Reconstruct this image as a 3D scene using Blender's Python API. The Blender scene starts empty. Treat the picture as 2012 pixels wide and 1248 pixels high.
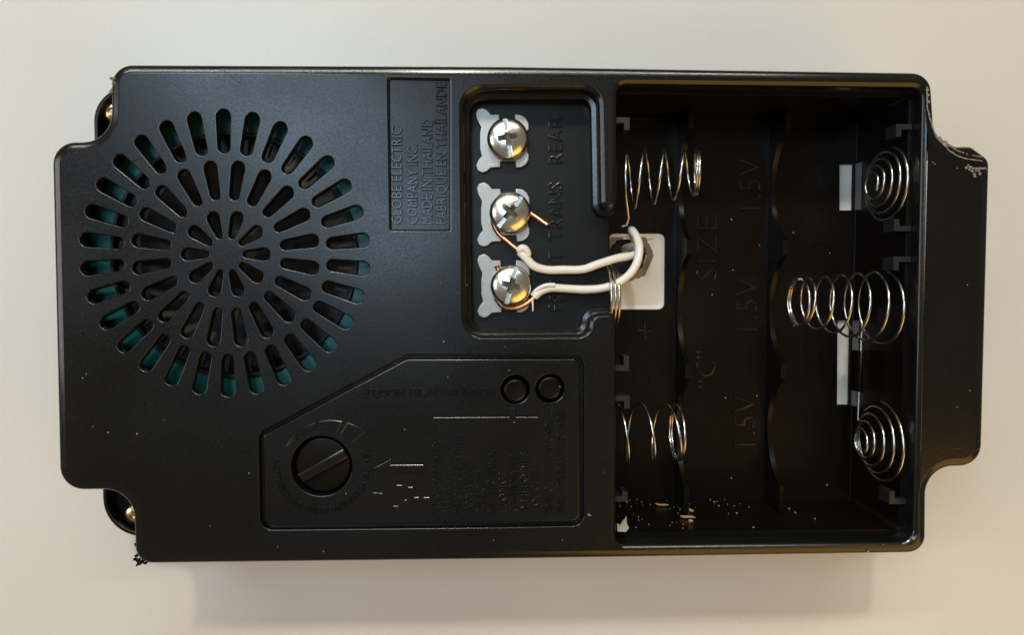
import bpy, bmesh, math, random
from mathutils import Vector, Matrix, geometry
random.seed(7)
SC = bpy.context.scene
COL = SC.collection
PI = math.pi
# ------------------------------------------------------------------ scale, camera
S = 1e-4            # one unit used below = 0.1 mm; the case top is z = 0 and the table z = -HD
HD = 285.0
F = 1395.0
RV = Vector((0.04067483, -0.03399758, -0.00097779))
CAM = Vector((-84.09828749, 55.63125055, 1395.0223))
_r = Matrix.Rotation(RV.length, 3, RV.normalized())
flip = lambda v: Vector((v[0], -v[1], -v[2]))
RIGHT, DOWN, FWD = flip(_r[0]), flip(_r[1]), flip(_r[2])

def at(px, py, z=0.0):
    """where the sight line through photo pixel (px, py) meets the level z"""
    d = RIGHT * ((px - 1006) / F) + DOWN * ((py - 624) / F) + FWD
    t = (z - CAM.z) / d.z
    p = CAM + d * t
    return (p.x, p.y)
def at3(px, py, z): 
    x, y = at(px, py, z); return Vector((x, y, z))

cd = bpy.data.cameras.new('camera'); cam = bpy.data.objects.new('camera', cd); COL.objects.link(cam)
cd.sensor_width = 36; cd.lens = F / 2012 * 36; cd.clip_start = 0.01; cd.clip_end = 50
M = Matrix((RIGHT, -DOWN, -FWD)).transposed().to_4x4()
M.translation = Vector((CAM.x, CAM.y, CAM.z + HD)) * S
cam.matrix_world = M
SC.camera = cam

# ------------------------------------------------------------------ light
w = bpy.data.worlds.new('World'); SC.world = w; w.use_nodes = True
bg = w.node_tree.nodes['Background']; bg.inputs[0].default_value = (1.0, 0.87, 0.58, 1); bg.inputs[1].default_value = 0.155
def area(name, loc, target, size, power, col, sy=None):
    l = bpy.data.lights.new(name, 'AREA'); l.energy = power; l.color = col
    l.shape = 'RECTANGLE'; l.size = size; l.size_y = sy or size
    o = bpy.data.objects.new(name, l); COL.objects.link(o); o.location = loc
    o.rotation_euler = (Vector(target) - Vector(loc)).to_track_quat('-Z', 'Y').to_euler()
    return o
area('ceiling_lamp', (-0.08, 0.80, 0.92), (0, 0, 0), 0.06, 3.4, (1.0, 0.912, 0.735))
area('strip_lamp', (-0.12, 0.82, 0.88), (0, 0, 0), 1.35, 6.5, (1.0, 0.983, 0.867), 0.03)
area('window_light', (-0.225, 0.20, 0.75), (-0.03, 0, 0), 0.165, 2.0, (0.57, 0.79, 1.0), 0.44)
area('left_fill', (-1.10, 0.10, 0.75), (0, 0, 0), 0.5, 3.2, (1.0, 0.95, 0.98), 0.6)  # added fill to brighten the left of the table, not a real window
area('warm_lamp', (0.46, -0.58, 0.54), (0.05, 0, 0), 0.7, 3.0, (1.0, 0.50, 0.07))
SC.view_settings.view_transform = 'Standard'; SC.view_settings.look = 'None'
SC.view_settings.exposure = 0.0; SC.view_settings.gamma = 1.0

# ------------------------------------------------------------------ materials
def nodes(name):
    m = bpy.data.materials.new(name); m.use_nodes = True
    return m, m.node_tree, m.node_tree.nodes['Principled BSDF']
def plastic(name, col, rough, bump=0.0, bscale=9000, vary=0.08, specks=0.0, spec=0.5, mottle=0.0):
    m, nt, b = nodes(name)
    geo = nt.nodes.new('ShaderNodeNewGeometry')
    n1 = nt.nodes.new('ShaderNodeTexNoise'); n1.inputs['Scale'].default_value = 42; n1.inputs['Detail'].default_value = 6
    nt.links.new(geo.outputs['Position'], n1.inputs['Vector'])
    mr = nt.nodes.new('ShaderNodeMapRange'); mr.inputs[1].default_value = 0.3; mr.inputs[2].default_value = 0.7
    mr.inputs[3].default_value = rough - vary; mr.inputs[4].default_value = rough + vary
    nt.links.new(n1.outputs['Fac'], mr.inputs[0])
    n3 = nt.nodes.new('ShaderNodeTexNoise'); n3.inputs['Scale'].default_value = 2100; n3.inputs['Detail'].default_value = 2
    nt.links.new(geo.outputs['Position'], n3.inputs['Vector'])
    ma = nt.nodes.new('ShaderNodeMath'); ma.operation = 'MULTIPLY_ADD'; ma.inputs[1].default_value = mottle
    m0 = nt.nodes.new('ShaderNodeMath'); m0.operation = 'SUBTRACT'; m0.inputs[1].default_value = mottle * 0.5
    nt.links.new(n3.outputs['Fac'], ma.inputs[0]); nt.links.new(mr.outputs[0], ma.inputs[2])
    nt.links.new(ma.outputs[0], m0.inputs[0]); nt.links.new(m0.outputs[0], b.inputs['Roughness'])
    b.inputs['Base Color'].default_value = (*col, 1); b.inputs['Specular IOR Level'].default_value = spec
    if specks:
        v = nt.nodes.new('ShaderNodeTexVoronoi'); v.inputs['Scale'].default_value = 420
        nt.links.new(geo.outputs['Position'], v.inputs['Vector'])
        lt = nt.nodes.new('ShaderNodeMath'); lt.operation = 'LESS_THAN'; lt.inputs[1].default_value = 0.085
        nt.links.new(v.outputs['Distance'], lt.inputs[0])
        sp = nt.nodes.new('ShaderNodeSeparateColor'); nt.links.new(v.outputs['Color'], sp.inputs[0])
        g2 = nt.nodes.new('ShaderNodeMath'); g2.operation = 'GREATER_THAN'; g2.inputs[1].default_value = 1 - specks
        nt.links.new(sp.outputs[0], g2.inputs[0])
        mu = nt.nodes.new('ShaderNodeMath'); mu.operation = 'MULTIPLY'
        nt.links.new(lt.outputs[0], mu.inputs[0]); nt.links.new(g2.outputs[0], mu.inputs[1])
        mx = nt.nodes.new('ShaderNodeMix'); mx.data_type = 'RGBA'
        mx.inputs[6].default_value = (*col, 1); mx.inputs[7].default_value = (0.22, 0.21, 0.19, 1)
        nt.links.new(mu.outputs[0], mx.inputs[0]); nt.links.new(mx.outputs[2], b.inputs['Base Color'])
    if bump:
        n2 = nt.nodes.new('ShaderNodeTexNoise'); n2.inputs['Scale'].default_value = bscale; n2.inputs['Detail'].default_value = 2
        nt.links.new(geo.outputs['Position'], n2.inputs['Vector'])
        bp = nt.nodes.new('ShaderNodeBump'); bp.inputs['Strength'].default_value = bump; bp.inputs['Distance'].default_value = 0.00001
        nt.links.new(n2.outputs['Fac'], bp.inputs['Height']); nt.links.new(bp.outputs[0], b.inputs['Normal'])
    return m
def metal(name, col, rough, bump=0.0, bscale=4000):
    m, nt, b = nodes(name)
    b.inputs['Metallic'].default_value = 1; b.inputs['Base Color'].default_value = (*col, 1); b.inputs['Roughness'].default_value = rough
    geo = nt.nodes.new('ShaderNodeNewGeometry')
    n1 = nt.nodes.new('ShaderNodeTexNoise'); n1.inputs['Scale'].default_value = bscale; n1.inputs['Detail'].default_value = 4
    nt.links.new(geo.outputs['Position'], n1.inputs['Vector'])
    cr = nt.nodes.new('ShaderNodeMix'); cr.data_type = 'RGBA'
    cr.inputs[6].default_value = (*[c * 0.75 for c in col], 1); cr.inputs[7].default_value = (*[min(1, c * 1.12) for c in col], 1)
    nt.links.new(n1.outputs['Fac'], cr.inputs[0]); nt.links.new(cr.outputs[2], b.inputs['Base Color'])
    if bump:
        bp = nt.nodes.new('ShaderNodeBump'); bp.inputs['Strength'].default_value = bump; bp.inputs['Distance'].default_value = 0.000006
        nt.links.new(n1.outputs['Fac'], bp.inputs['Height']); nt.links.new(bp.outputs[0], b.inputs['Normal'])
    return m
BLACK = plastic('satin_black_plastic', (0.0045, 0.0045, 0.0048), 0.28, 0.6, 1700, 0.055, 0.006, 0.36, 0.2)
INNER = plastic('smooth_black_plastic', (0.0050, 0.0032, 0.0022), 0.30, 0.05, 3000, 0.06, 0.004, 0.2)
WELL = plastic('well_black_plastic', (0.0045, 0.0045, 0.0045), 0.36, 0.25, 2400, 0.05, 0.006, 0.3, 0.2)
LETTER = plastic('raised_letter_plastic', (0.005, 0.005, 0.0055), 0.20, 0.2, 3000, 0.04, 0, 0.5)
EDGE = plastic('polished_edge_plastic', (0.006, 0.006, 0.0065), 0.19, 0.5, 1600, 0.04, 0, 0.5, 0.2)
RAIL = plastic('rail_black_plastic', (0.012, 0.012, 0.013), 0.42, 0.1, 5000)
TORN = plastic('torn_plastic', (0.20, 0.18, 0.15), 0.5, 0.9, 2500, 0.1)
WHITE = plastic('white_inner_plastic', (0.70, 0.67, 0.60), 0.35, 0.05, 3000, 0.05, 0.05)
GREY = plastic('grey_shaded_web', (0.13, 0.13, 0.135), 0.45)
DIRT = plastic('burnt_hole_wall', (0.17, 0.135, 0.095), 0.8, 1.0, 2500)
TEAL = plastic('teal_gasket', (0.010, 0.13, 0.14), 0.42, 0.1, 3000)
CONE = plastic('speaker_cone_paper', (0.008, 0.008, 0.009), 0.6, 0.6, 3500)
INSUL = plastic('white_wire_insulation', (0.80, 0.76, 0.71), 0.36, 0.5, 900)
PAPER = plastic('scrap_paper', (0.62, 0.56, 0.45), 0.8, 0.4, 3000)
WOOD = plastic('splinter_wood', (0.45, 0.25, 0.12), 0.7, 0.4, 3000)
DUST = plastic('dust_grain', (0.28, 0.26, 0.23), 0.8)
STEEL = metal('stamped_steel', (0.48, 0.46, 0.43), 0.46, 0.9, 2600)
NICKEL = metal('nickel_screw', (0.90, 0.885, 0.85), 0.24)
SPRING = metal('spring_wire', (0.64, 0.62, 0.58), 0.25)
COPPER = metal('bare_copper', (0.83, 0.40, 0.20), 0.26, 0.3, 5000)
RECESS_SHADE = metal('shaded_recess', (0.13, 0.105, 0.075), 0.5, 0.5, 3000)  # darker metal colour standing in for the shade inside the screw crosses
BRASS = metal('brassy_screw', (0.75, 0.60, 0.36), 0.25)

def table_mat():
    m, nt, b = nodes('pale_laminate')
    geo = nt.nodes.new('ShaderNodeNewGeometry')
    n1 = nt.nodes.new('ShaderNodeTexNoise'); n1.inputs['Scale'].default_value = 14; n1.inputs['Detail'].default_value = 5
    n2 = nt.nodes.new('ShaderNodeTexNoise'); n2.inputs['Scale'].default_value = 1500; n2.inputs['Detail'].default_value = 3
    for n in (n1, n2): nt.links.new(geo.outputs['Position'], n.inputs['Vector'])
    ad = nt.nodes.new('ShaderNodeMath'); ad.operation = 'MULTIPLY_ADD'; ad.inputs[1].default_value = 0.6
    nt.links.new(n2.outputs['Fac'], ad.inputs[0]); nt.links.new(n1.outputs['Fac'], ad.inputs[2])
    cr = nt.nodes.new('ShaderNodeMapRange'); cr.inputs[1].default_value = 0.35; cr.inputs[2].default_value = 1.0
    nt.links.new(ad.outputs[0], cr.inputs[0])
    mx = nt.nodes.new('ShaderNodeMix'); mx.data_type = 'RGBA'
    mx.inputs[6].default_value = (0.60, 0.585, 0.555, 1); mx.inputs[7].default_value = (0.68, 0.665, 0.635, 1)
    nt.links.new(cr.outputs[0], mx.inputs[0])
    v = nt.nodes.new('ShaderNodeTexVoronoi'); v.inputs['Scale'].default_value = 260
    nt.links.new(geo.outputs['Position'], v.inputs['Vector'])
    lt = nt.nodes.new('ShaderNodeMath'); lt.operation = 'LESS_THAN'; lt.inputs[1].default_value = 0.028
    nt.links.new(v.outputs['Distance'], lt.inputs[0])
    m2 = nt.nodes.new('ShaderNodeMix'); m2.data_type = 'RGBA'; m2.inputs[7].default_value = (0.80, 0.78, 0.75, 1)
    nt.links.new(lt.outputs[0], m2.inputs[0]); nt.links.new(mx.outputs[2], m2.inputs[6])
    nt.links.new(m2.outputs[2], b.inputs['Base Color'])
    b.inputs['Roughness'].default_value = 0.34
    bp = nt.nodes.new('ShaderNodeBump'); bp.inputs['Strength'].default_value = 0.12; bp.inputs['Distance'].default_value = 0.00002
    nt.links.new(n2.outputs['Fac'], bp.inputs['Height']); nt.links.new(bp.outputs[0], b.inputs['Normal'])
    return m
TABLE = table_mat()

# ------------------------------------------------------------------ mesh helpers (all in units of 0.1 mm)
WP = {}
def W(o): return WP.get(o.name, Vector((0, 0, 0)))
def link(name, me, parent, centre):
    o = bpy.data.objects.new(name, me); COL.objects.link(o)
    c = Vector((centre[0], centre[1], centre[2] + HD)) * S
    if parent: o.parent = parent; o.location = c - W(parent)
    else: o.location = c
    WP[o.name] = c
    return o
def mk(name, V, Fc, mat, parent=None, ang=38, base=False):
    xs = [v[0] for v in V]; ys = [v[1] for v in V]; zs = [v[2] for v in V]
    c = ((min(xs) + max(xs)) / 2, (min(ys) + max(ys)) / 2, min(zs) if base else (min(zs) + max(zs)) / 2)
    me = bpy.data.meshes.new(name)
    me.from_pydata([((v[0] - c[0]) * S, (v[1] - c[1]) * S, (v[2] - c[2]) * S) for v in V], [], Fc)
    me.materials.append(mat)
    me.polygons.foreach_set('use_smooth', [True] * len(me.polygons))
    me.set_sharp_from_angle(angle=math.radians(ang))
    me.update()
    return link(name, me, parent, c)
def tag(o, label=None, cat=None, group=None, kind=None):
    if label: o['label'] = label
    if cat: o['category'] = cat
    if group: o['group'] = group
    if kind: o['kind'] = kind
    return o

def px(pts, z=0): return [at(p[0], p[1], z) for p in pts]
def rpoly(pts, z=0, n=8, model=False):
    """polygon with rounded corners; pts = (px, py, r) in photo pixels on level z, or model units"""
    P = [Vector((p[0], p[1])) if model else Vector(at(p[0], p[1], z)) for p in pts]
    out = []
    N = len(P)
    for i in range(N):
        p, a, b = P[i], P[i - 1], P[(i + 1) % N]
        r = pts[i][2] if len(pts[i]) > 2 else 0
        u, v = (a - p), (b - p); lu, lv = u.length, v.length; u /= lu; v /= lv
        if r <= 0: out.append(p); continue
        co = max(-1, min(1, u.dot(v))); th = math.acos(co)
        if PI - th < 0.03: out.append(p); continue
        d = r / math.tan(th / 2); d = min(d, lu * 0.49, lv * 0.49); r = d * math.tan(th / 2)
        t1, t2 = p + u * d, p + v * d
        bis = (u + v).normalized(); c = p + bis * (r / math.sin(th / 2))
        a1 = math.atan2(t1.y - c.y, t1.x - c.x); a2 = math.atan2(t2.y - c.y, t2.x - c.x)
        da = (a2 - a1 + PI) % (2 * PI) - PI
        for k in range(n + 1):
            t = a1 + da * k / n; out.append(Vector((c.x + r * math.cos(t), c.y + r * math.sin(t))))
    return [(p.x, p.y) for p in out]
def area2(p): return sum(p[i - 1][0] * p[i][1] - p[i][0] * p[i - 1][1] for i in range(len(p))) / 2
def ccw(p): return p if area2(p) > 0 else p[::-1]
def clean(p, e=0.05):
    out = []
    for q in p:
        if not out or (q[0] - out[-1][0]) ** 2 + (q[1] - out[-1][1]) ** 2 > e * e: out.append(q)
    if (out[0][0] - out[-1][0]) ** 2 + (out[0][1] - out[-1][1]) ** 2 < e * e: out.pop()
    return out
def offs(p, d):
    """offset a ccw loop; positive d grows it"""
    if not callable(d) and abs(d) < 1e-9: return list(p)
    out = []; N = len(p)
    for i in range(N):
        a, b, c = Vector(p[i - 1]), Vector(p[i]), Vector(p[(i + 1) % N])
        e1 = (b - a).normalized(); e2 = (c - b).normalized()
        n1 = Vector((e1.y, -e1.x)); n2 = Vector((e2.y, -e2.x))
        m = n1 + n2
        if m.length < 1e-6: m = n1
        m.normalize(); k = 1 / max(0.5, m.dot(n1))
        q = b + m * (d(b.x, b.y) if callable(d) else d) * k; out.append((q.x, q.y))
    return out
def inside(p, q):
    x, y = p; c = False; N = len(q)
    for i in range(N):
        x1, y1 = q[i - 1]; x2, y2 = q[i]
        if (y1 > y) != (y2 > y) and x < (x2 - x1) * (y - y1) / (y2 - y1) + x1: c = not c
    return c
def fillet(r, o0=0.0, z0=0.0, n=5, flat=1.0):
    """flat-to-wall rounding: flat ring, then a quarter circle ending at offset o0 and depth z0 - r"""
    R = [(o0 - r - flat, z0)]
    for k in range(n + 1):
        t = PI / 2 * k / n
        R.append((o0 - r + r * math.sin(t), z0 - r + r * math.cos(t)))
    return R
def sheet(name, outer, holes, mat, parent=None, z=0.0, ang=38, edge=None):
    """outer / holes: (loop, rings); rings = [(offset away from the material, level), ...]; the first ring bounds the flat face"""
    V, Fc = [], []; loops = []
    for li, (lp, rings) in enumerate([outer] + holes):
        lp = ccw(clean(lp)); sgn = 1 if li == 0 else -1
        rows = []
        for (o, zz) in rings:
            q = offs(lp, (lambda x, y: sgn * o(x, y)) if callable(o) else sgn * o)
            st = len(V)
            V += [(a, b, zz(a, b) if callable(zz) else zz) for a, b in q]
            rows.append((st, q))
        n = len(lp)
        for r in range(len(rows) - 1):
            s0, s1 = rows[r][0], rows[r + 1][0]
            for i in range(n):
                j = (i + 1) % n
                Fc.append((s0 + i, s1 + i, s1 + j, s0 + j) if li == 0 else (s0 + i, s0 + j, s1 + j, s1 + i))
        loops.append(rows[0])
    pts = []; edges = []; idx = []
    for st, q in loops:
        b = len(pts); pts += [Vector(p) for p in q]; idx += list(range(st, st + len(q)))
        edges += [(b + i, b + (i + 1) % len(q)) for i in range(len(q))]
    vo, eo, fo, ov, oe, of = geometry.delaunay_2d_cdt(pts, edges, [], 0, 1e-4)
    boxes = [(min(p[0] for p in q), max(p[0] for p in q), min(p[1] for p in q), max(p[1] for p in q)) for _, q in loops]
    for t in fo:
        c = (sum(vo[i].x for i in t) / 3, sum(vo[i].y for i in t) / 3)
        if not inside(c, loops[0][1]): continue
        bad = False
        for k in range(1, len(loops)):
            bx = boxes[k]
            if bx[0] < c[0] < bx[1] and bx[2] < c[1] < bx[3] and inside(c, loops[k][1]): bad = True; break
        if bad: continue
        ids = [idx[ov[i][0]] if ov[i] else None for i in t]
        if None in ids: continue
        a, b, c3 = (vo[i] for i in t)
        if (b - a).cross(c3 - a) < 0: ids.reverse()
        Fc.append(tuple(ids))
    o = mk(name, V, Fc, mat, parent, ang)
    if edge:
        o.data.materials.append(edge); n = sum(max(0, len(r) - 1) * len(ccw(clean(l))) for l, r in [outer] + holes)
        o.data.polygons.foreach_set('material_index', [1 if i < n else 0 for i in range(len(o.data.polygons))])
    return o
def plate(name, lp, z1, z0, mat, parent, r=2.0, n=3, holes=()):
    return sheet(name, (lp, fillet(r, 0, z1, n, 0.6) + [(0, z0)]), list(holes), mat, parent, z1)
def lathe_vf(prof, c, n=48, close=True):
    V, Fc = [], []
    for r, z in prof:
        V += [(c[0] + r * math.cos(2 * PI * k / n), c[1] + r * math.sin(2 * PI * k / n), z) for k in range(n)]
    for i in range(len(prof) - 1):
        for k in range(n):
            j = (k + 1) % n
            Fc.append((i * n + k, i * n + j, (i + 1) * n + j, (i + 1) * n + k))
    if close: Fc.append(tuple(range(n))[::-1] if prof[0][1] < prof[-1][1] else tuple(range(n)))
    return V, Fc
def lathe(name, prof, c, mat, parent, n=48, close=True, ang=38):
    V, Fc = lathe_vf(prof, c, n, close); return mk(name, V, Fc, mat, parent, ang)
def tube_vf(P, R, n=8, caps=True):
    P = [Vector(p) for p in P]
    if not isinstance(R, (list, tuple)): R = [R] * len(P)
    V, Fc = [], []
    t0 = (P[1] - P[0]).normalized()
    u = t0.orthogonal().normalized()
    for i, p in enumerate(P):
        t = (P[min(i + 1, len(P) - 1)] - P[max(i - 1, 0)]).normalized()
        u = (u - t * u.dot(t)).normalized(); v = t.cross(u)
        V += [tuple(p + (u * math.cos(2 * PI * k / n) + v * math.sin(2 * PI * k / n)) * R[i]) for k in range(n)]
    for i in range(len(P) - 1):
        for k in range(n):
            j = (k + 1) % n
            Fc.append((i * n + k, i * n + j, (i + 1) * n + j, (i + 1) * n + k))
    if caps:
        Fc.append(tuple(range(n))[::-1]); m = (len(P) - 1) * n; Fc.append(tuple(range(m, m + n)))
    return V, Fc
def tube(name, P, R, mat, parent=None, n=8, ang=60):
    V, Fc = tube_vf(P, R, n); return mk(name, V, Fc, mat, parent, ang)
def spline(P, k=8):
    P = [Vector(p) for p in P]; Q = [P[0] * 2 - P[1]] + P + [P[-1] * 2 - P[-2]]; out = []
    for i in range(1, len(Q) - 2):
        a, b, c, d = Q[i - 1], Q[i], Q[i + 1], Q[i + 2]
        for s in range(k):
            t = s / k
            out.append(0.5 * ((2 * b) + (c - a) * t + (2 * a - 5 * b + 4 * c - d) * t * t + (3 * b - a - 3 * c + d) * t ** 3))
    out.append(P[-1]); return out
def box_vf(x0, x1, y0, y1, z0, z1):
    V = [(x, y, z) for z in (z0, z1) for y in (y0, y1) for x in (x0, x1)]
    return V, [(0, 2, 3, 1), (4, 5, 7, 6), (0, 1, 5, 4), (1, 3, 7, 5), (3, 2, 6, 7), (2, 0, 4, 6)]
def merge(L):
    V, Fc = [], []
    for v, f in L:
        b = len(V); V += list(v); Fc += [tuple(i + b for i in q) for q in f]
    return V, Fc
def prism_vf(lp, z0, z1):
    lp = ccw(lp); n = len(lp)
    V = [(a, b, z0) for a, b in lp] + [(a, b, z1) for a, b in lp]
    return V, [tuple(range(n))[::-1], tuple(range(n, 2 * n))] + [(i, (i + 1) % n, n + (i + 1) % n, n + i) for i in range(n)]
def prismc_vf(lp, z0, z1, w=0.9, h=0.5):
    lp = ccw(lp); n = len(lp); tp = offs(lp, -w)
    V = [(a, b, z0) for a, b in lp] + [(a, b, z1 - h) for a, b in lp] + [(a, b, z1) for a, b in tp]
    Fc = [tuple(range(n))[::-1], tuple(range(2 * n, 3 * n))]
    for k in (0, n): Fc += [(k + i, k + (i + 1) % n, k + n + (i + 1) % n, k + n + i) for i in range(n)]
    return V, Fc
def strip_vf(a, b, wd, z0, z1):
    a, b = Vector(a), Vector(b); d = (b - a).normalized(); nn = Vector((-d.y, d.x)) * wd / 2
    return prismc_vf([tuple(a + nn), tuple(a - nn), tuple(b - nn), tuple(b + nn)], z0, z1)
def circ(c, r, n=40): return [(c[0] + r * math.cos(2 * PI * k / n), c[1] + r * math.sin(2 * PI * k / n)) for k in range(n)]

def glyphs(s, weight=0.0):
    """flat outline text as (verts, faces) with cap height about 0.7, running along +x from 0"""
    cu = bpy.data.curves.new('t', 'FONT'); cu.body = s; cu.resolution_u = 2; cu.extrude = 0.05; cu.bevel_depth = 0.03; cu.bevel_resolution = 1; cu.offset = weight - 0.018; cu.space_character = 1.05
    o = bpy.data.objects.new('t', cu); COL.objects.link(o)
    dg = bpy.context.evaluated_depsgraph_get(); dg.update()
    me = bpy.data.meshes.new_from_object(o.evaluated_get(dg))
    V = [tuple(v.co) for v in me.vertices]; Fc = [tuple(p.vertices) for p in me.polygons]
    bpy.data.objects.remove(o); bpy.data.curves.remove(cu); bpy.data.meshes.remove(me)
    return V, Fc
def lettering(s, p0, p1, cap, z, h, mat, parent, weight=0.0, name='raised_lettering'):
    """text whose baseline runs from photo pixel p0 to p1 (level z), standing h above it"""
    V, Fc = glyphs(s, weight)
    a, b = Vector(at(*p0, z)), Vector(at(*p1, z)); d = (b - a); L = d.length; d /= L; up = Vector((-d.y, d.x))
    x0 = min(v[0] for v in V); x1 = max(v[0] for v in V); kx = L / (x1 - x0); ky = cap / 0.7
    out = [tuple(a + d * (v[0] - x0) * kx + up * v[1] * ky) + (z + h * v[2] / 0.08 if v[2] > 0 else z - 0.5,) for v in V]
    return mk(name, out, Fc, mat, parent, 30)
def arc_lettering(s, c, r, a0, a1, cap, z, h, mat, parent):
    """text bent round centre c; angle runs from a0 to a1, letter tops outward when clockwise"""
    V, Fc = glyphs(s); x0 = min(v[0] for v in V); x1 = max(v[0] for v in V); ky = cap / 0.7; out = []
    sg = 1 if a1 < a0 else -1
    for v in V:
        t = a0 + (a1 - a0) * (v[0] - x0) / (x1 - x0); rr = r + sg * v[1] * ky
        out.append((c[0] + rr * math.cos(t), c[1] + rr * math.sin(t), z + h * v[2] / 0.08 if v[2] > 0 else z - 0.5))
    return mk('raised_lettering', out, Fc, mat, parent, 30)
def dup(src, parent, loc, rotz=0.0):
    o = src.copy(); COL.objects.link(o); o.parent = parent
    o.location = (Vector((loc[0], loc[1], loc[2] + HD)) * S) - W(parent); o.rotation_euler = (0, 0, rotz)
    WP[o.name] = Vector((loc[0], loc[1], loc[2] + HD)) * S
    for ch in src.children:
        d = ch.copy(); COL.objects.link(d); d.parent = o
    return o

# ------------------------------------------------------------------ the table
V = [(-9000, -9000, -HD), (9000, -9000, -HD), (9000, 9000, -HD), (-9000, 9000, -HD)]
tb = mk('tabletop', V, [(0, 1, 2, 3)], TABLE); tag(tb, 'pale grey laminate tabletop under the black chime', kind='structure')

# ------------------------------------------------------------------ the chime
chime = bpy.data.objects.new('door_chime', None); COL.objects.link(chime); chime.empty_display_size = 0.02
tag(chime, 'black plastic door chime lying face down with open battery compartment and round speaker grille', 'door chime')
WP['door_chime'] = Vector((0, 0, 0))

# --- cover
outline = rpoly([(216, 124, 40), (1000, 127.5, 0), (1832, 140.5, 40), (1841, 284, 56), (1914, 288, 22), (1948, 312, 26), (1932, 917, 44),
                 (1823, 921, 55), (1822, 1089, 36), (1000, 1102, 0), (263, 1111, 34), (258, 964, 56), (114, 966, 46), (98, 277, 44), (214, 276, 56)], 0, 10)
bayterm = [(1213, 164, 18), (1814, 171, 20), (1805, 620, 0), (1796, 1066, 26), (1211, 1072, 18),
           (1211, 613, 15), (1158, 616, 24), (1156, 657, 26), (916, 658, 34), (911, 174, 36), (1176, 175, 30), (1180, 411, 16), (1213, 410, 16)]
bay_loop = rpoly(bayterm, 0, 8)
XB = at(1208, 500)[0]
def ledge(x, w): return w if x < XB else 1.0
GC = at(443.5, 499.5)
GS = (Vector(at(444.5, 499.5)) - Vector(at(443.5, 499.5))).length
GR = 302 * GS
label_loop = rpoly([(762, 152, 4), (885, 154, 4), (885, 453, 3), (766, 453, 3)], 0, 3)
panel_pts = [(508, 852, 16), (797, 698, 16), (1147, 698, 22), (1148, 1034, 24), (1000, 1037, 0), (511, 1042, 24)]
panel_loop = rpoly(panel_pts, 0, 6)
DIAL = at(631, 917.5); BT1 = at(1012.5, 766); BT2 = at(1081, 764)
cover_out = (outline, [(-19, 0), (-17.5, 0), (-16.3, -0.1), (-8, -1.7), (-5, -2.9), (-2.5, -5), (-1, -8), (0, -13)] + [(1.0, -80), (2.0, -154)])
sheet('cover', cover_out, [
    (circ(GC, GR, 96), [(0, 0)]),
    (label_loop, [(-2.6, 0), (-2, 0), (-1.6, -0.1), (1.6, -1.9), (2.2, -2.6), (3, -7.5)]),
    (bay_loop, [(-10, 0), (-9, 0), (-8.4, -0.25), (-2.6, -3.8), (-1, -5.6), (0, -9)] + [(0.5, -34), (lambda x, y: ledge(x, 9), -36), (lambda x, y: ledge(x, 9.6), -37), (lambda x, y: ledge(x, 10), -76)]),
    (panel_loop, fillet(2.0, 0, 0, 3) + [(1, -16)]),
], BLACK, chime, edge=EDGE)
# torn and burred corners
def ribbon(name, pts, wd, z, mat, jag=2.0):
    P = spline([at3(a, b, z) for a, b in pts], 7)
    R = [wd * (0.55 + 0.75 * random.random()) for _ in P]
    P = [p + Vector((random.uniform(-jag, jag), random.uniform(-jag, jag), random.uniform(-1, 1))) for p in P]
    return tube_vf(P, R, 5)
torn = [ribbon('r', [(1821, 170), (1822, 208), (1826, 228), (1831, 245), (1842, 269), (1853, 283), (1870, 299), (1892, 310), (1931, 316)], 1.8, 0.2, TORN, 0.35),
        ribbon('r', [(1846, 268), (1855, 280), (1873, 291), (1892, 300), (1909, 305), (1932, 308)], 1.6, -1.5, TORN, 0.2),
        ribbon('r', [(1856, 276), (1866, 285), (1876, 290), (1892, 290), (1905, 290), (1912, 295)], 1.9, -6, TORN, 0.25),
        ribbon('r', [(1901, 324), (1910, 330), (1926, 331), (1938, 331)], 2.4, 0.3, TORN, 0.6)]
for (x, y) in ((1904, 333), (1910, 336), (1914, 341), (1915, 346), (1922, 335), (1925, 341), (1918, 335), (1898, 329), (1823, 186), (1824, 200), (1822, 176)):
    c = at(x, y, 0); torn.append(prism_vf([(c[0] + 4 * random.uniform(.5, 1.1) * math.cos(a * 1.26), c[1] + 4 * random.uniform(.5, 1.1) * math.sin(a * 1.26)) for a in range(5)], -1, 0.9))
mk('torn_edge', *merge(torn), TORN, chime, 50)['label'] = 'torn scuffed plastic edge of the upper right notch'
scuff = [ribbon('r', [(219, 152), (224, 160), (222, 174), (217, 184)], 3.0, -5, TORN, 1.5), ribbon('r', [(224, 150), (227, 158), (225, 166)], 1.6, -2.5, TORN, 1.2)]
mk('scuffed_corner', *merge(scuff), TORN, chime, 50)
burr = [ribbon('r', [(266, 1068), (272, 1086), (281, 1100)], 2.2, -14, BLACK, 0.5)]
for (x, y, r) in ((268, 1092, 4), (273, 1103, 5), (268, 1101, 3.5), (280, 1104, 4.5), (286, 1107, 4), (276, 1108, 3.5), (271, 1110, 2.5), (264, 1100, 2.5), (289, 1106, 2.5)):
    c = at(x, y, -20); burr.append(prism_vf([(c[0] + r * random.uniform(.4, 1.2) * math.cos(a * 1.05), c[1] + r * random.uniform(.4, 1.2) * math.sin(a * 1.05)) for a in range(6)], -24, -16 + random.uniform(-2, 3)))
mk('plastic_burr', *merge(burr), BLACK, chime, 50)
curl = [ribbon('r', [(1822, 935), (1836, 915), (1856, 893), (1876, 882), (1892, 882), (1904, 888), (1916, 886), (1924, 882)], 1.6, -0.6, BLACK, 0.1)]
mk('worn_edge', *merge(curl), BLACK, chime, 60)

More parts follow.
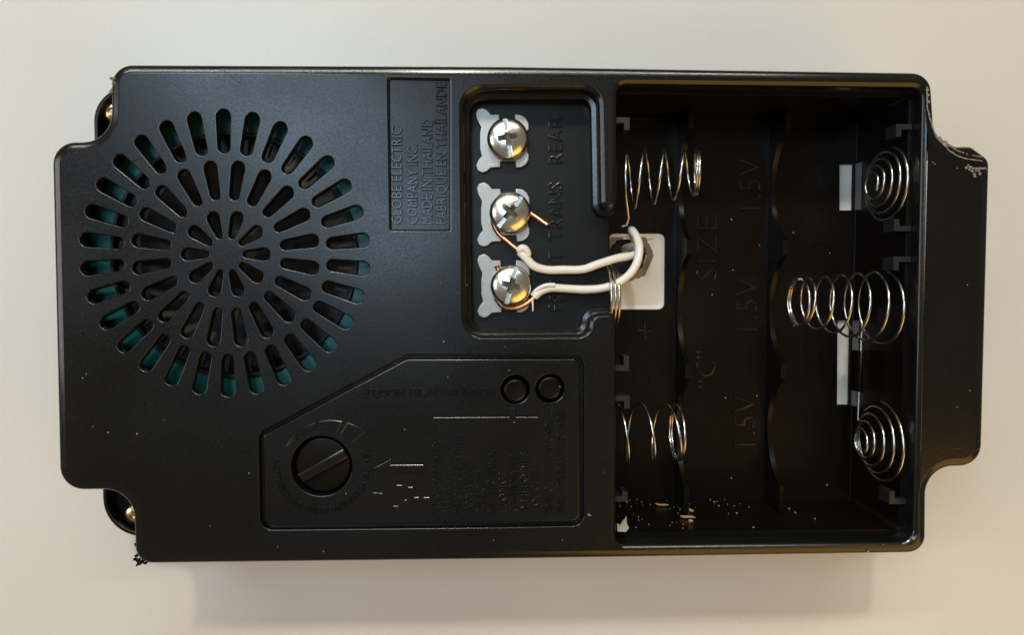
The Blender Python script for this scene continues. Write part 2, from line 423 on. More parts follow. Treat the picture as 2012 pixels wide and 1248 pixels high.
for pts, wd_ in (([(438, 138), (457, 150), (476, 166)], 0.9), ([(1150, 1042), (1166, 1062), (1176, 1076)], 0.6), ([(250, 330), (262, 318), (281, 309)], 0.5), ([(330, 160), (352, 172), (368, 190)], 0.4), ([(640, 640), (668, 652)], 0.4), ([(1862, 700), (1873, 742)], 0.4)):
    P = spline([at3(a, b, 0.05) for a, b in pts], 5); tube('scratch', P, [0.15] + [wd_] * (len(P) - 2) + [0.15], INNER, chime, 5)

# --- speaker grille
def slot(r0, w0, r1, w1, th, n=7):
    """tear drop from radius r0 (width w0) to r1 (width w1) at angle th"""
    a, b = w0 / 2, w1 / 2; c0, c1 = r0 + a, r1 - b
    tilt = math.asin((b - a) / (c1 - c0)); L = []
    for k in range(n + 1):
        t = -(PI / 2 + tilt) + (PI + 2 * tilt) * k / n; L.append((c1 + b * math.cos(t), b * math.sin(t)))
    for k in range(n + 1):
        t = (PI / 2 + tilt) + (PI - 2 * tilt) * k / n; L.append((c0 + a * math.cos(t), a * math.sin(t)))
    c, s = math.cos(th), math.sin(th)
    return [(GC[0] + GS * (x * c - y * s), GC[1] + GS * (x * s + y * c)) for x, y in L]
srings = fillet(2.0, 0, 0, 3, 0.5) + [(1.0, -15)]
slots = [(slot(200, 23, 286, 28, math.radians(6 + 12 * k)), srings) for k in range(30)]
slots += [(slot(109, 19, 186, 26, math.radians(9 + 18 * k)), srings) for k in range(20)]
slots += [(slot(33, 13, 88, 25, math.radians(36 * k), 5), srings) for k in range(10)]
sheet('speaker_grille', (circ(GC, GR, 96), [(0, 0)]), slots, BLACK, chime, edge=EDGE)

# --- speaker under the grille
prof = [(0.1, -78), (40, -80), (62, -92), (70, -104), (120, -88), (186, -62), (196, -56), (206, -58), (216, -64), (232, -66), (245, -66), (246, -46), (252, -46), (253, -60)]
sp = lathe('speaker', [(r * GS, z) for r, z in prof], GC, CONE, chime, 72, False, 30)
lathe('gasket', [(252.5 * GS, -66), (253 * GS, -54), (255 * GS, -52.5), (290 * GS, -52.5), (296 * GS, -54), (297 * GS, -80)], GC, TEAL, sp, 72, False, 30)
bars = []
for k in range(60):
    a = 2 * PI * k / 60 + random.uniform(-.02, .02); r0, r1 = 210 * GS, 240 * GS
    v, f = box_vf(r0, r1, -3, 3, -70, -60 + random.uniform(-3, 2)); c, s = math.cos(a), math.sin(a)
    bars.append(([(GC[0] + x * c - y * s, GC[1] + x * s + y * c, z) for x, y, z in v], f))
lathe('housing_ring', [(297.5 * GS, -62), (299 * GS, -57), (345 * GS, -57), (346 * GS, -90)], GC, CONE, sp, 72, False, 30)
mk('frame_ribs', *merge(bars), CONE, sp)

# --- lower case with screw pockets at the notches
hw, hh = 920, 485
case_out = rpoly([(-hw, hh, 75), (hw - 45, hh, 85), (hw - 45, -hh, 75), (-hw, -hh, 85)], 0, 10, True)
case_hole = [(-760, 455), (810, 455), (810, 300), (850, 300), (850, -300), (810, -300), (810, -458), (-725, -458), (-725, -300), (-880, -300), (-880, 280), (-760, 280)]
pocketA = rpoly([(-hw + 10, hh - 10, 66), (-775, hh - 10, 12), (-775, 300, 12), (-hw + 10, 300, 12)], 0, 8, True)
pocketB = rpoly([(-hw + 10, -hh + 10, 76), (-hw + 10, -310, 12), (-745, -310, 12), (-745, -hh + 10, 12)], 0, 8, True)
sheet('front_case', (case_out, fillet(7, 0, -154, 4) + [(0, -HD + 6), (-4, -HD + 0.5)]), [
    (case_hole, [(0, -154), (0, -HD + 1)]),
    (pocketA, fillet(2, 0, -154, 2, .5) + [(1, -190)]), (pocketB, fillet(2, 0, -154, 2, .5) + [(1, -190)])], BLACK, chime, -154)
mk('inner_floor', *box_vf(-905, 860, -470, 470, -HD + 1.5, -HD + 5), CONE, chime)
for pk, pos in ((pocketA, at(218, 218, -165)), (pocketB, at(262, 1013, -165))):
    f_ = plate('pocket_floor', offs(ccw(clean(pk)), 3), -188, -200, BLACK, chime, 1, 1)
    lathe('case_screw', [(25, -189), (25, -176), (22, -169), (15, -165), (8, -164), (7, -170), (0.1, -170)], pos, BRASS, f_, 28, False)

# --- label plate
lp_ = plate('label_plate', offs(ccw(clean(label_loop)), 2), -6.5, -14, BLACK, chime, 0.3, 1)
for s, x, y0, y1 in (('GLOBE ELECTRIC', 789.5, 441, 249), ('COMPANY INC.', 820, 441, 283), ('MADE IN THAILAND', 849, 441, 234), ('FABRIQUÉ EN THAÏLANDE', 877, 441, 162)):
    lettering(s, (x, y0), (x, y1), 20, -6.5, 4.0, LETTER, lp_, 0.012)

# --- terminal well
well = rpoly([(895, 160, 30), (1196, 160, 5), (1209, 400, 0), (1209, 625, 0), (1196, 672, 5), (895, 672, 30)], 0, 5)
wl = plate('terminal_well', well, -70, -90, WELL, chime, 2, 2)
for s, y0, y1 in (('REAR', 322, 228), ('TRANS', 474, 358), ('FRONT', 612, 494)):
    lettering(s, (1105, y0), (1105, y1), 29, -70, 2.4, LETTER, wl)
P1 = [(943, 262), (945, 249), (937, 233), (935, 222), (939, 214), (949, 211), (958, 216), (964, 224), (981, 224), (982, 240), (1012, 240), (1012, 224), (1024, 225), (1033, 231), (1039, 242),
      (1039, 254), (1036, 257), (1036, 298), (1039, 303), (1039, 313), (1034, 322), (1025, 328), (1014, 329), (1013, 316), (983, 316), (983, 328), (964, 329), (957, 336), (948, 339), (939, 335), (935, 325), (940, 314), (947, 306), (943, 292)]
plate_c = at3(998, 274, -66)
lp = [at(a, b, -60) for a, b in P1]
tp = plate('terminal_plate', lp, -60, -69, STEEL, chime, 1.2, 2)
tpc = W(tp) / S - Vector((0, 0, HD))
# combination slot and cross head terminal screw
def cutter(V, Fc):
    me = bpy.data.meshes.new('cut'); me.from_pydata([tuple(c * S for c in v) for v in V], [], Fc)
    o = bpy.data.objects.new('cut', me); COL.objects.link(o); return o
def screw_mesh():
    prof = [(16, -24), (38, -4), (41.5, -3), (42, 0), (41.2, 4), (39, 8), (35.5, 11), (30, 13.6), (23, 15.8), (15, 17.3), (7, 18.1), (2, 18.3)]
    V, Fc = lathe_vf(prof, (0, 0), 64, True); n = 64; m = (len(prof) - 1) * n; Fc.append(tuple(range(m, m + n)))
    o = cutter(V, Fc)
    cuts = [cutter(*box_vf(-4.3, 4.3, -60, 60, 8.5, 60))]
    for sx, sy in ((1, 0), (0, 1)):
        lo, hi, wl_, wh = 10, 24, 4.2, 6.0
        vv = []
        for z, a, b in ((-2, lo, wl_), (22, hi, wh)):
            X, Y = (a, b) if sx else (b, a)
            vv += [(-X, -Y, z), (X, -Y, z), (-X, Y, z), (X, Y, z)]
        cuts.append(cutter(vv, box_vf(0, 1, 0, 1, 0, 1)[1]))
    V2, F2 = lathe_vf([(4, -1), (12, 30)], (0, 0), 12, True); F2.append(tuple(range(12, 24)))
    cuts.append(cutter(V2, F2))
    for c in cuts:
        md = o.modifiers.new('b', 'BOOLEAN'); md.operation = 'DIFFERENCE'; md.solver = 'EXACT'; md.object = c
    dg = bpy.context.evaluated_depsgraph_get(); dg.update()
    me = bpy.data.meshes.new_from_object(o.evaluated_get(dg)); me.name = 'terminal_screw'
    for x in cuts + [o]: bpy.data.objects.remove(x)
    bm = bmesh.new(); bm.from_mesh(me); bmesh.ops.recalc_face_normals(bm, faces=bm.faces); bm.to_mesh(me); bm.free()
    me.materials.clear(); me.materials.append(NICKEL); me.materials.append(RECESS_SHADE)
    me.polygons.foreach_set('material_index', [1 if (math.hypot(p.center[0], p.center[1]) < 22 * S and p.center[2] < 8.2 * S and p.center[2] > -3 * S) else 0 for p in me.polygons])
    me.polygons.foreach_set('use_smooth', [True] * len(me.polygons)); me.set_sharp_from_angle(angle=math.radians(28))
    return me
sm = screw_mesh()
scr = link('terminal_screw', sm, chime, at3(997.5, 272, -46)); scr.rotation_euler = (0, 0, math.radians(9)); 
p0 = Vector(at(949, 220, -60))
for k, (ex, ey, sxp, syp, rot) in enumerate(((951, 367, 1002, 417, -38), (951.5, 508, 1004, 561, -15))):
    d = Vector(at(ex, ey, -60)) - p0
    dup(tp, chime, (tpc.x + d.x, tpc.y + d.y, tpc.z))
    dup(scr, chime, at3(sxp, syp, -46), math.radians(rot))

# --- control panel
pl_in = offs(ccw(clean(panel_loop)), -8)
cp = sheet('control_panel', (pl_in, fillet(3, 0, -4, 3, .6) + [(2, -20)]), [
    (circ(DIAL, 60, 56), fillet(1.5, 0, -4, 2, .5) + [(0, -40)]),
    (circ(BT1, 29, 36), fillet(1.5, 0, -4, 2, .5) + [(0, -40)]),
    (circ(BT2, 29, 36), fillet(1.5, 0, -4, 2, .5) + [(0, -40)])], BLACK, chime, -4, edge=EDGE)
plate('groove_floor', offs(ccw(clean(panel_loop)), 4), -15, -22, BLACK, chime, .3, 1, [
    (circ(DIAL, 64, 40), [(0, -15), (0, -22)]), (circ(BT1, 32, 30), [(0, -15), (0, -22)]), (circ(BT2, 32, 30), [(0, -15), (0, -22)])])
dl = lathe('volume_dial', [(54, -60), (54, -20), (53, -17.5), (51, -16.5), (50.3, -16.4), (0.1, -16.4)], DIAL, INNER, cp, 56, False)
# raised grip bar across the dial
th = math.radians(29.5); c, s = math.cos(th), math.sin(th)
bar = rpoly([(-51, -9.5, 3), (51, -9.5, 3), (51, 9.5, 3), (-51, 9.5, 3)], 0, 3, True)
bar = [(DIAL[0] + x * c - y * s + 2, DIAL[1] + x * s + y * c) for x, y in bar]
mk('grip_bar', *prismc_vf(bar, -17, -5.5, 3.2, 1.7), LETTER, dl, 12)
bl = [(24, -50), (24, -12), (23.3, -8.5), (21.5, -6), (19.5, -5.2), (18.5, -5.5), (17.8, -5.6), (0.1, -5.6)]
b1 = lathe('push_button', bl, (BT1[0], BT1[1] - 3), INNER, chime, 40, False)
b2 = dup(b1, chime, (BT2[0], BT2[1], -27.6))
# wedge scale round the dial
wd = []
for a0, a1, r0, r1, r2 in ((149, 127, 75, 79, 82), (120, 97, 74, 83, 87), (92, 65, 73, 89, 98), (59, 38, 76, 101, 110)):
    n = 6; top = []; bot = []
    for k in range(n + 1):
        t = math.radians(a0 + (a1 - a0) * k / n); rr = r1 + (r2 - r1) * k / n
        top.append((DIAL[0] + rr * math.cos(t), DIAL[1] + rr * math.sin(t))); bot.append((DIAL[0] + r0 * math.cos(t), DIAL[1] + r0 * math.sin(t)))
    wd.append(prismc_vf(top + bot[::-1], -5, -0.8))
mk('volume_scale', *merge(wd), LETTER, cp, 15)
arc_lettering('CHIME VOLUME/VOLUME DU CARILLON', DIAL, 83, math.radians(16), math.radians(-190), 12.5, -4, 3.4, LETTER, cp)
lettering('MODEL NO./N° DE MODÈLE', (972, 763), (716, 765), 15, -4, 4.0, LETTER, cp)
for s, x, y0, y1 in (('SYNC: PRESS AND', 864, 1010, 870), ('RELEASE', 886, 1010, 940), ('SYNCHRONISATION', 908, 1010, 856), ('APPUYEZ ET', 929, 1006, 902), ('RELÂCHER', 952, 1006, 921),
                     ('DE SÉLECTION N', 973, 1008, 886), ('1 SONGS', 995, 1008, 928), ('CONFIRMATION N', 1016, 1006, 870), ('2 MÉLODIES', 1037, 1004, 888), ('TOUCHES', 1059, 1006, 920),
                     ('TIME OUT LE SECOND', 1086, 1012, 828), ('TIME: 1 PENDANT SECONDE', 1109, 1012, 806)):
    lettering(s, (x, y0), (x, y1), 15.5, -4, 3.0, LETTER, cp)
def P_(x, y): return at(x, y, -4)
ridge = [strip_vf(P_(852, 822), P_(1001, 821), 3, -5, -0.6), strip_vf(P_(1013, 821), P_(1058, 821), 3, -5, -0.6), strip_vf(P_(1057, 821), P_(1058, 858), 2.5, -5, -1.4), strip_vf(P_(853, 822), P_(853, 850), 2.5, -5, -1.4),
         strip_vf(P_(1004, 801), P_(1004, 820), 2.2, -5, -1.4), strip_vf(P_(1010, 801), P_(1010, 820), 2.2, -5, -1.4), strip_vf(P_(1076, 801), P_(1077, 822), 2.2, -5, -1.4), strip_vf(P_(1083, 801), P_(1083, 822), 2.2, -5, -1.4)]
mk('bracket_line', *merge(ridge), LETTER, cp, 15)
pic = [prismc_vf([P_(*q) for q in ((735, 920), (769, 902), (768, 913.5), (832, 913), (832, 928), (768, 928), (768, 940))], -5, -0.8)]
for x0, x1, y in ((734, 742, 968), (744, 752, 969), (779, 791, 953), (802, 812, 957), (795, 800, 982), (814, 824, 977), (832, 844, 977), (773, 783, 994)):
    pic.append(prismc_vf([P_(x0, y), P_(x1, y), P_(x1, y + 11), P_(x0, y + 11)], -5, -0.8))
mk('embossed_arrow', *merge(pic), LETTER, cp, 15)

# --- battery tray
ZF = -235.0
tl = at(1213, 164)[0] - 2, at(1213, 164)[1] - 11
xr0 = at(1803, 600)[0] - 7; yt0 = at(1500, 168)[1] - 11; yb0 = at(1500, 1067)[1] + 13; xl0 = at(1212, 600)[0]
ya, yb_ = at(1212, 408)[1], at(1212, 616)[1]
tray_loop = rpoly([(xl0, yt0, 12), (xr0, yt0, 12), (xr0, yb0, 12), (xl0, yb0, 12), (xl0, yb_ - 1, 0), (xl0, yb_, 0), (xl0, ya, 0), (xl0, ya + 1, 0)], 0, 4, True)
def wtop(x, y): return -74.0 if (x < xl0 + 20 and yb_ - 0.5 < y < ya + 0.5) else -38.0
zi = ZF
ins = rpoly([(1196, 459, 14), (1306, 459, 14), (1305, 608, 14), (1196, 608, 14)], ZF, 6)
s1 = px([(1650, 322), (1682, 322), (1682, 413), (1650, 413)], ZF)
s2 = px([(1646, 630), (1678, 630), (1678, 796), (1645, 796)], ZF)
s1 = [(xr0 - 6.5 if x > at(1665, 500, ZF)[0] else x, y) for x, y in s1]; s2 = [(xr0 - 6.5 if x > at(1665, 500, ZF)[0] else x, y) for x, y in s2]
hr = fillet(2, 0, ZF, 2, .4) + [(0, ZF - 6)]
hr2 = fillet(1, 0, ZF, 2, .4) + [(0, ZF - 12)]
tray = sheet('battery_tray', (tray_loop, [(-0.4, ZF), (0, ZF + 0.4), (1.5, -90), (2, wtop), (14, wtop)]),
             [(ins, hr), (s1, hr2), (s2, hr2)], INNER, chime, ZF)
# white inner shell seen through the openings
HC = Vector(at(1233, 503, ZF - 6)); rnd = random.Random(3)
hole = [(HC.x + r * math.cos(t), HC.y + r * math.sin(t)) for t, r in ((2 * PI * k / 40, 45 + rnd.uniform(-3.5, 2.5)) for k in range(40))]
insert_out = rpoly([(1120, 455, 24), (1311, 455, 24), (1310, 612, 24), (1120, 612, 24)], ZF, 6)
wi = sheet('white_shell', (insert_out, [(-17, ZF - 7), (-16, ZF - 7), (-11, ZF - 6), (-6, ZF - 2.4), (0, ZF - 2.2), (1, ZF - 20)]), [(hole, [(-1, ZF - 7), (0, ZF - 8), (0.5, ZF - 12)])], WHITE, chime, ZF - 7)
hb = [(HC.x + r * math.cos(t), HC.y + r * math.sin(t)) for t, r in ((2 * PI * k / 64, 58 + rnd.uniform(-2.6, 2.0) + 1.0 * math.sin(3 * 2 * PI * k / 64) + 1.3 * math.sin(7 * 2 * PI * k / 64 + 1)) for k in range(64))]
hc = [(HC.x + r * math.cos(t), HC.y + r * math.sin(t)) for t, r in ((2 * PI * k / 40, 44 + rnd.uniform(-3, 2)) for k in range(40))]
sheet('drilled_rim', (hb, [(0, ZF - 6.2), (0.3, ZF - 7.2)]), [(hc, [(0, ZF - 6.2), (2, ZF - 38)])], DIRT, wi, ZF - 6.2)
for lp, ha in ((s1, 0), (s2, 0)):
    ws = plate('white_shell', offs(ccw(lp), 5), ZF - 9, ZF - 17, WHITE, chime, .5, 1)
    x1 = xr0; y0 = min(p[1] for p in lp); y1 = max(p[1] for p in lp)
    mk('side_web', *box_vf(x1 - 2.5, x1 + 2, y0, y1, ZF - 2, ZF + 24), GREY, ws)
# dark rubbed plastic ribs that cradle the cells
def rib(x0, x1):
    prof = []
    yy = lambda p: at(1450, p, -150)[1]
    ztop, zlow = -150.0, -222.0
    segs = [(254, 471), (501, 714), (745, 956)]
    prof.append((yt0 - 2, ZF - 3)); prof.append((yt0 - 2, ztop + 6)); 
    for a, b in segs:
        ya_, yb2 = yy(a), yy(b); prof.append((ya_, ztop + (6 if a == 254 else 0)))
        n = 22
        for k in range(n + 1):
            t = -1 + 2 * k / n
            prof.append((ya_ + (yb2 - ya_) * (0.03 + 0.94 * k / n), ztop - 14 + (zlow - ztop + 14) * (math.sqrt(max(0, 1.25 - t * t)) - 0.5) / (math.sqrt(1.25) - 0.5)))
        prof.append((yb2, ztop))
    prof.append((yb0 + 2, ztop)); prof.append((yb0 + 2, ZF - 3))
    n = len(prof); V = [(x0, y, z) for y, z in prof] + [(x1, y, z) for y, z in prof]
    Fc = [tuple(range(n)), tuple(range(n, 2 * n))[::-1]] + [(i, n + i, n + (i + 1) % n, (i + 1) % n) for i in range(n)]
    return mk('cell_rib', V, Fc, INNER, tray, 25)
xa = at(1349, 486, -150)[0]; rib(xa, xa + 11)
xb = at(1538.5, 486, -150)[0]; rib(xb, xb + 11)
# L shaped guide rails at both ends of each bay
ZR = -30.0
def rail(x0, x1, y0, y1, flipx, flipy):
    a, b = at(x0, y0, ZR), at(x1, y1, ZR); t = 11
    X0, X1, Y1, Y0 = a[0], b[0], a[1], b[1]
    if flipx: X1 = max(X1, xr0 + 1)
    else: X0 = min(X0, xl0 - 0.5)
    up = (X0, Y1 - t, X1, Y1) if not flipy else (X0, Y0, X1, Y0 + t)
    vt = (X0, Y0, X0 + t + 1, Y1) if flipx else (X1 - t - 1, Y0, X1, Y1)
    pts = []
    if not flipy and flipx: pts = [(X0, Y0), (X0 + t, Y0), (X0 + t, Y1 - t), (X1, Y1 - t), (X1, Y1), (X0, Y1)]
    if flipy and flipx: pts = [(X0, Y0), (X1, Y0), (X1, Y0 + t), (X0 + t, Y0 + t), (X0 + t, Y1), (X0, Y1)]
    if not flipy and not flipx: pts = [(X0, Y1 - t), (X1 - t, Y1 - t), (X1 - t, Y0), (X1, Y0), (X1, Y1), (X0, Y1)]
    if flipy and not flipx: pts = [(X0, Y0), (X1, Y0), (X1, Y1), (X1 - t, Y1), (X1 - t, Y0 + t), (X0, Y0 + t)]
    V, Fc = prism_vf(pts, ZR - 40, ZR); mk('guide_rail', V, Fc, RAIL, tray)
for a in ((1761, 1792, 243, 268, True, False), (1757, 1790, 430, 454, True, True), (1756, 1790, 504, 531, True, False), (1748, 1780, 966, 991, True, True),
          (1210, 1237, 230, 255, False, False), (1210, 1236, 700, 729, False, True), (1210, 1237, 778, 803, False, False), (1210, 1233, 967, 986, False, True)):
    rail(*a)
# raised writing on the tray floor
for s, p0, p1, cap in (('SIZE', (1409, 552), (1409, 424), 50), ('“C”', (1406, 762), (1406, 688), 48),
                       ('1.5V', (1495, 412), (1495, 310), 52), ('1.5V', (1488, 650), (1488, 545), 52), ('1.5V', (1483, 875), (1483, 776), 52), ('+', (1291, 668), (1291, 632), 56)):
    lettering(s, p0, p1, cap, ZF, 3.0, LETTER, tray, -0.012)
for x, y, r in ((1612, 508, 36), (1612, 274, 34), (1605, 742, 36), (1247, 745, 36)):
    c = at(x, y, ZF)
    V, Fc = lathe_vf([(r, ZF - .5), (r, ZF + 1.2), (r - 2, ZF + 1.2), (r - 2.4, ZF - .5)], c, 36, False); mk('ejector_mark', V, Fc, INNER, tray)

# --- springs
def helix(x0, x1, yc, zc, r0, r1, turns, ph=0.0, closed0=0.6, closed1=1.2, n=26, yc1=None, pw=1.0, dz=0.0, lean=0.0, hand=1):
    P = []; T = turns + closed0 + closed1; N = int(T * n)
    for i in range(N + 1):
        u = T * i / N
        f = 0 if u < closed0 else (1 if u > T - closed1 else (u - closed0) / turns)
        add = (u * 3.2 if u < closed0 else closed0 * 3.2) + (max(0, u - (T - closed1)) * 5.2)
        sx = 1 if x1 > x0 else -1
        x = x0 + (x1 - x0) * f + sx * add; r = r0 + (r1 - r0) * (f ** pw if f > 0 else 0)
        a = 2 * PI * u + ph; y = yc + ((yc1 if yc1 is not None else yc) - yc) * f
        P.append((x + hand * lean * r * math.sin(a), y + r * math.cos(a), zc + dz * f + hand * r * math.sin(a)))
    return P
def spr(P, r=2.9): return tube('battery_spring', P, r, SPRING, chime, 7)
ZS = -92
A = at3(1229, 352, ZS); B = at3(1358, 343, ZS)
P = helix(A.x, B.x, A.y, ZS, 63, 46, 3.5, 0.0, 0.0, 1.4, yc1=B.y, dz=26, lean=-0.21, hand=-1)
P = [(A.x - 8, A.y - 99, ZS + 8), (A.x, A.y - 97, ZS + 12), (A.x + 2, A.y - 84, ZS + 26), (A.x - 8, A.y - 40, ZS + 46), (A.x - 10, A.y, ZS + 52), (A.x - 7, A.y + 40, ZS + 40), (A.x - 2, A.y + 59, ZS + 18)] + P[1:]
spr(P)
A = at3(1187, 586, ZS); B = at3(1205, 586, ZS)
spr(helix(A.x, B.x, A.y, ZS, 70, 62, 2.2, PI, 0.4, 0.8))
A = at3(1200, 853, ZS); B = at3(1326, 850, ZS)
spr(helix(A.x, B.x, A.y, ZS, 68, 58, 2.5, PI * 0.9, 0.4, 1.5, yc1=B.y))
# right hand side: two flat conical springs and a long one between them
A = at3(1737, 362, ZS - 5); xw = xr0 - 3
spr(helix(xw - 4, xw - 34, A.y, ZS - 5, 79, 26, 3.6, 0.3, 0.3, 0.4))
A = at3(1725, 868, ZS - 5)
P = helix(xw - 4, xw - 46, A.y, ZS - 5, 86, 28, 3.6, 0.0, 0.3, 0.5); spr(P)
A = at3(1765, 605, ZS); B = at3(1575, 594, ZS)
P = helix(xw - 8, B.x, A.y, ZS, 78, 50, 5.0, 0.2, 0.4, 1.6, yc1=B.y); sl = spr(P)
# straight link wire and its clip
x = at(1690, 745, -150)[0]
tube('link_wire', [(x + 2, at(1690, 640, -150)[1], -150), (x, at(1690, 720, -150)[1], -150), (x - 3, at(1688, 826, -150)[1], -150)], 2.6, SPRING, chime, 7)
y0, y1 = at(1690, 770, -146)[1], at(1690, 690, -146)[1]
V, Fc = merge([box_vf(x - 9, x - 3.5, y0, y1, -165, -142), box_vf(x + 3.5, x + 9, y0, y1, -165, -142), box_vf(x - 9, xr0 + 1, y0, y1, -172, -160)]); mk('wire_clip', V, Fc, INNER, chime)

# ------------------------------------------------------------------ wires
def wire(name, label, copper, insul, r_c=5.0, r_i=8.5, extra=None):
    P = spline([at3(*p) for p in insul], 8)
    root = tube(name, P, [r_i * (1 + 0.02 * math.sin(i * 0.45) + random.uniform(-.015, .015)) for i in range(len(P))], INSUL, None, 14)
    tag(root, label, 'wire', 'bell wires held by the terminal screws')
    tube('copper_core', spline([at3(*p) for p in copper], 8), r_c, COPPER, root, 10)
    if extra: extra(root)
    return root
def collar(root):
    P = spline([at3(*p) for p in ((1018, 496, -46), (1024, 488, -42), (1032, 489, -42), (1037, 498, -44), (1034, 506, -46))], 5)
    tube('torn_insulation', P, [4, 6, 7] + [7.5] * (len(P) - 5) + [7, 5], INSUL, root, 10)
wire('bell_wire', 'white bell wire with copper hooked round the middle terminal screw, its tail poking out right',
     [(1076, 442, -44), (1060, 431, -50), (1042, 418, -54), (1020, 400, -55), (996, 394, -55), (975, 408, -55), (968, 432, -55), (978, 457, -55), (1000, 477, -52), (1022, 495, -48)],
     [(1021, 494, -48), (1034, 507, -47), (1050, 523, -48), (1075, 530, -50), (1105, 530, -50), (1145, 529, -48), (1175, 519, -46), (1210, 508, -52), (1238, 503, -64), (1252, 497, -92), (1249, 488, -126), (1238, 485, -150), (1228, 489, -190), (1227, 500, -245)], extra=collar)
def sliver(root):
    tube('torn_insulation', [at3(1046, 588, -46), at3(1047, 600, -48), at3(1047, 612, -50)], [2.6, 2.0, 1.2], INSUL, root, 6)
    tube('torn_insulation', spline([at3(1046, 580, -50), at3(1056, 569, -44), at3(1072, 561, -40), at3(1090, 560, -40)], 4), 4.5, INSUL, root, 8)
wire('bell_wire', 'white bell wire whose bare copper curls under the lowest terminal screw',
     [(975, 521, -52), (979, 534, -55), (973, 556, -55), (974, 582, -55), (986, 601, -54), (1007, 606, -54), (1026, 601, -53), (1043, 590, -52), (1060, 575, -50)],
     [(1050, 583, -51), (1062, 573, -49), (1082, 566, -48), (1110, 567, -49), (1150, 569, -48), (1185, 566, -46), (1212, 557, -44), (1238, 538, -44), (1253, 512, -48), (1256, 485, -60), (1250, 464, -82), (1242, 453, -106), (1241, 454, -140), (1245, 464, -190), (1246, 476, -245)], extra=sliver)

# ------------------------------------------------------------------ scraps and dust
def flake(x, y, z, r, zz=1.5):
    n = random.randint(4, 6); c = at(x, y, z); a0 = random.random() * 6
    lp = [(c[0] + r * random.uniform(.5, 1.1) * math.cos(a0 + 2 * PI * k / n), c[1] + r * random.uniform(.5, 1.1) * math.sin(a0 + 2 * PI * k / n)) for k in range(n)]
    return prism_vf(lp, z, z + zz)
def onwall(x, y, off=1.5):
    d = RIGHT * ((x - 1006) / F) + DOWN * ((y - 624) / F) + FWD
    t = (yb0 + off - CAM.y) / d.y; p = CAM + d * t
    return p if p.z > ZF else at3(x, y, ZF)
def wflake(x, y, r):
    p = onwall(x, y, 0.5); n = random.randint(4, 6); a0 = random.random() * 6
    lp = [(p.x + r * random.uniform(.5, 1.1) * math.cos(a0 + 2 * PI * k / n), p.z + 2 + 2 * r * random.uniform(.5, 1.1) * math.sin(a0 + 2 * PI * k / n)) for k in range(n)]
    V, Fc = prism_vf(lp, 0, 1.6)
    return [(a, p.y + c, b) for a, b, c in V], Fc
# paper scrap leaning in the corner of the bay
zc = -70
pts = [(1212.5, 1029), (1219, 1032), (1224, 1023), (1231, 1015), (1232, 1030), (1236, 1038), (1230, 1046), (1213, 1045)]
V = []; 
for dz in (0, -3):
    for a, b in pts: V.append(tuple(onwall(a, b, 5 - dz + random.uniform(-2, 2))))
n = len(pts); mid = len(V); V.append(tuple(onwall(1224, 1036, 9)))
Fc = [(i, (i + 1) % n, mid) for i in range(n)] + [tuple(range(n, 2 * n))[::-1]] + [(i, n + i, n + (i + 1) % n, (i + 1) % n) for i in range(n)]
tag(mk('paper_scrap', V, Fc, PAPER, None, 10), 'torn cream paper scrap in the lower left corner of the battery bay', 'scrap')
def splinter(p0, p1, wd, label):
    a, b = onwall(p0[0], p0[1], 4), onwall(p1[0], p1[1], 4)
    P = [a.lerp(b, t) + Vector((random.uniform(-1, 1), random.uniform(-1, 1), random.uniform(-1, 1))) for t in (0, .3, .7, 1)]
    tag(tube('wood_splinter', P, [wd * .5, wd, wd * .9, wd * .4], WOOD, None, 5, 20), label, 'splinter', 'splinters in the battery bay')
splinter((1287, 991, -236), (1315, 993, -236), 2.4, 'long dull brown splinter nearest the left spring in the battery bay')
splinter((1336, 1014, -165), (1367, 1018, -165), 2.8, 'brightest long tan splinter lying below the left rib of the battery bay')
splinter((1349, 1002, -200), (1363, 1004, -200), 3.4, 'short pale splinter just above the bright tan one')
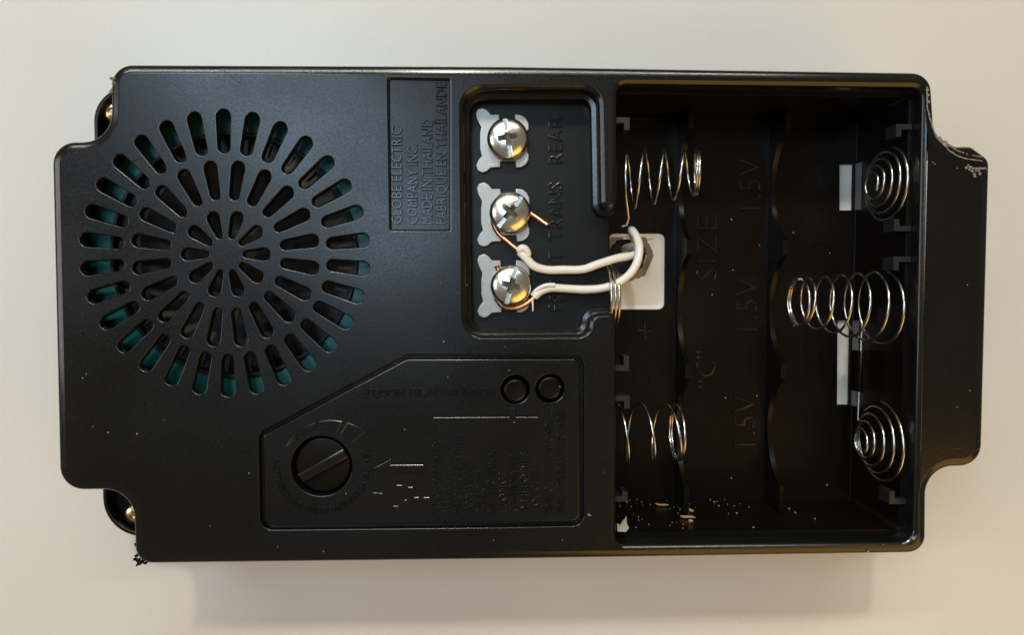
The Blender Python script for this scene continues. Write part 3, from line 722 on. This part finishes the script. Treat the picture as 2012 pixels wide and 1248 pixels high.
splinter((1353, 1024, -150), (1362, 1025, -150), 3.0, 'small stubby pale splinter just below the bright tan one')
# dust stuck to the lower bay wall and on the cover
fl = []
for _ in range(60):
    x = 1215 + 260 * random.random() ** 1.6; y = random.uniform(984, 1040) if random.random() < .5 else random.uniform(982, 998)
    fl.append(wflake(x, y, random.choice((.5, .7, .9, 1.2, 1.6, 2.3))))
for x, y in ((1447, 1009), (1480, 1037), (1395, 983), (1436, 940), (1550, 1000), (1562, 1008), (1600, 1020)):
    fl.append(wflake(x, y, 2.2))
fl += [flake(x, y, ZF, 1.8) for x, y in ((1437, 431), (1492, 482), (1558, 457), (1399, 579), (1425, 782), (1440, 531), (1560, 640), (1487, 778), (1630, 497))]
for x, y, r in ((872, 671, 3), (992, 682, 2), (1157, 1012, 4), (1160, 1013, 3), (1186, 928, 2), (832, 914, 0), (163, 743, 2.5), (170, 735, 2), (183, 838, 2), (213, 850, 3), (270, 853, 3), (322, 825, 2), (490, 930, 2.4), (1705, 1084, 4),
                (1735, 1070, 2), (900, 575, 2), (805, 480, 2), (918, 560, 2), (413, 1034, 2), (546, 1075, 2), (636, 1084, 2), (970, 1062, 2), (1105, 1062, 2), (1880, 800, 2), (1905, 768, 2), (1832, 318, 2), (1836, 322, 2), (1900, 560, 2), (1880, 330, 2), (712, 277, 2)):
    if r: fl.append(flake(x, y, 0.1, r * 0.62))
for _ in range(26):
    x, y = random.uniform(130, 1180), random.uniform(150, 1080)
    if (x < 740 and 200 < y < 790) or (x > 500 and 690 < y) or (x > 890 and y < 670) or (745 < x < 900 and y < 470) or y > 960 and x < 290 or y < 290 and x < 240: continue
    fl.append(flake(x, y, 0.1, random.choice((.5, .6, .8, 1.1))))
for x, y in ((1030, 690 - 0), (778, 715), (880, 741), (1000, 728), (795, 844), (1010, 830), (1100, 760), (1010, 1046), (680, 970)):
    if y < 1040 and y > 705: fl.append(flake(x, y, -3.9, 1.4))
V, Fc = merge(fl)
tag(mk('dust', V, Fc, DUST, None, 10), 'pale dust and crumbs scattered over the black chime and its battery bay', kind='stuff')
